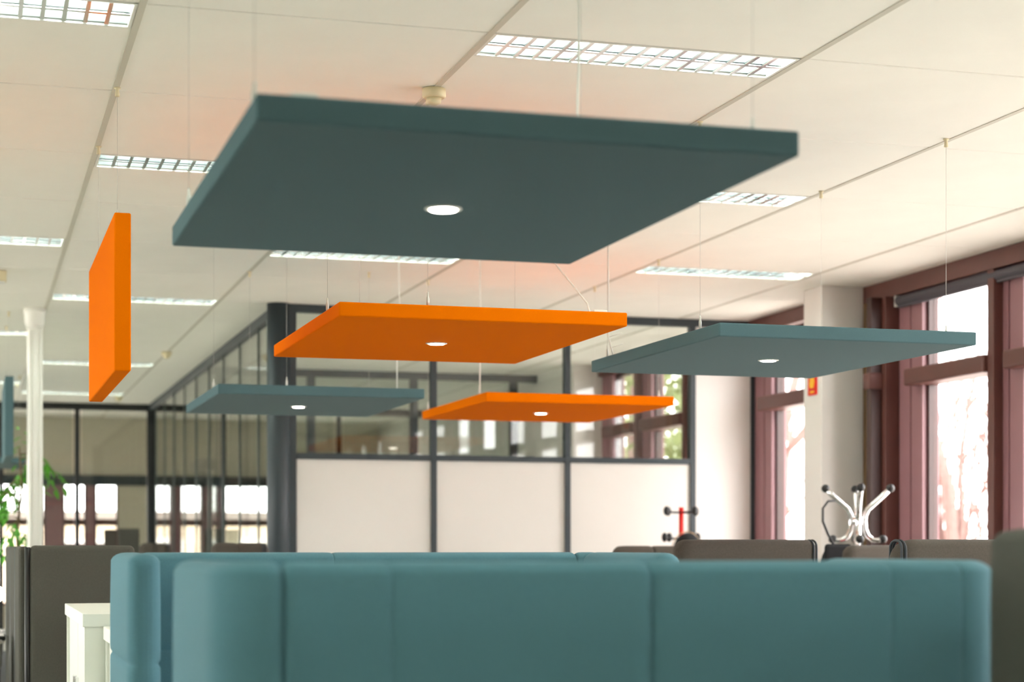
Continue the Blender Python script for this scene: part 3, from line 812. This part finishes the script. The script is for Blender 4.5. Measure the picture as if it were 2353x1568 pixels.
TS = [(12.8, 21.8, 'nearest the right hand window'), (15.4, 28.2, 'second outside the right hand window'), (26.5, 36, 'beyond the right hand window at a distance'), (15.2, 33.4, 'seen past the white column'),
      (21, 45, 'far off past the white column'), (38, 46, 'farthest behind the window trees'), (20.5, 23.0, 'at the right picture edge outside'), (28, 54, 'on the skyline past the column'), (44, 62, 'on the skyline beyond the right window'), (31, 27, 'among the far window trees')]
for q, (x, y, l) in enumerate(TS):
    a, b = BT[q % 3]
    t = thing('bare_tree', 'bare brown winter tree ' + l, 'tree', (x, y, -.4), q*1.3, 'bare trees outdoors')
    s_ = 1.0 + .12*(q % 4); t.scale = (s_, s_, s_)
    link('trunk', a, t); o = link('branches', b, t)
def bare_shrub_mesh(seed):
    r = random.Random(seed); bm = bmesh.new()
    for q in range(26):
        a = r.uniform(0, 2*PI); R0 = .25*r.random(); h = r.uniform(2.2, 4.6); lean = r.uniform(.05, .26)
        pts = []
        for i in range(6):
            u = i/5.; w = .12*math.sin(3*u + a)
            pts.append(Vector((math.cos(a)*(R0 + lean*h*u*u) + w*u*math.sin(a), math.sin(a)*(R0 + lean*h*u*u) - w*u*math.cos(a), h*u)))
        tube(bm, pts, [.032*(1-.16*i) for i in range(6)], 4, False)
        for j in range(9):
            i = r.randint(1, 4); b_ = a + r.uniform(-1.6, 1.6); l = r.uniform(.4, .9); p = pts[i]
            d = Vector((math.cos(b_)*.55, math.sin(b_)*.55, .85))
            tube(bm, [p, p + d*l*.5, p + d*l + Vector((0, 0, .1))], [.014, .01, .006], 3, False)
    return mesh('stems', bm, 'bark')
SH = [bare_shrub_mesh(4), bare_shrub_mesh(9)]
k_ = 0
for row, (ox, oy) in enumerate(((11.6, 17.2), (15.2, 20.6), (19.6, 24.4))):
    for j in range(4):
        x, y = ox + .9*j*(1 + .2*row), oy + 3.0*j
        wh = ('nearest row', 'middle row', 'back row')[row]; od = ('first', 'second', 'third', 'fourth')[j]
        t = thing('bare_shrub', 'bare winter shrub outside the right window, %s, %s from the viewer' % (wh, od), 'shrub', (x, y, -.4), k_*1.1, 'bare shrubs outdoors')
        link('stems', SH[k_ % 2], t); k_ += 1
rl = random.Random(5)
def leafy(seed):
    r = random.Random(seed); bm = bmesh.new()
    for q in range(2600):
        a = r.uniform(0, 2*PI); z = r.uniform(.6, 6.5); R = (1.7*(1-(z/7.)**2)+.25)*math.sqrt(r.random())
        p = Vector((R*math.cos(a), R*math.sin(a), z)); s_ = r.uniform(.06, .13)
        e1 = Vector((r.uniform(-1, 1), r.uniform(-1, 1), r.uniform(-1, 1))).normalized()*s_; e2 = e1.cross(Vector((r.uniform(-1, 1), r.uniform(-1, 1), 1))).normalized()*s_*.6
        bm.faces.new([bm.verts.new(p+e1), bm.verts.new(p+e2), bm.verts.new(p-e1), bm.verts.new(p-e2)])
    return mesh('foliage', bm, 'leaf_dark')
lm = leafy(2)
bm = bmesh.new(); tube(bm, [(0, 0, 0), (.05, 0, 3), (0, 0, 6.2)], [.14, .1, .03], 7); ltm = mesh('trunk', bm, 'bark')
for q, (x, y, l) in enumerate(((10.4, 28.0, 'nearest outside the meeting room windows'), (13.2, 34.0, 'behind, outside the meeting room windows'), (8.5, 22.8, 'close beside the meeting room windows'))):
    t = thing('evergreen_tree', 'green leafy tree ' + l, 'tree', (x, y, -.4), q*2.0, 'green trees outdoors')
    link('trunk', ltm, t); o = link('foliage', lm, t); o['kind'] = 'stuff'
bd = thing('low_building', 'low beige building beyond the far windows', 'building', (0, 44, -.4))
bobj('wall', 'facade', bd, (-9, 7, 0, 6, 0, 2.35)); bobj('roof', 'facade_roof', bd, (-9.3, 7.3, -.3, 6.3, 2.35, 2.55))
for q in range(6):
    w = bobj('window', 'wall_white', bd, (-8+2.5*q, -6.8+2.5*q, -.04, -.001, .9, 1.9)); bobj('pane', 'dark_gloss', w, (-7.9+2.5*q, -6.9+2.5*q, -.05, -.04, 1.0, 1.8))
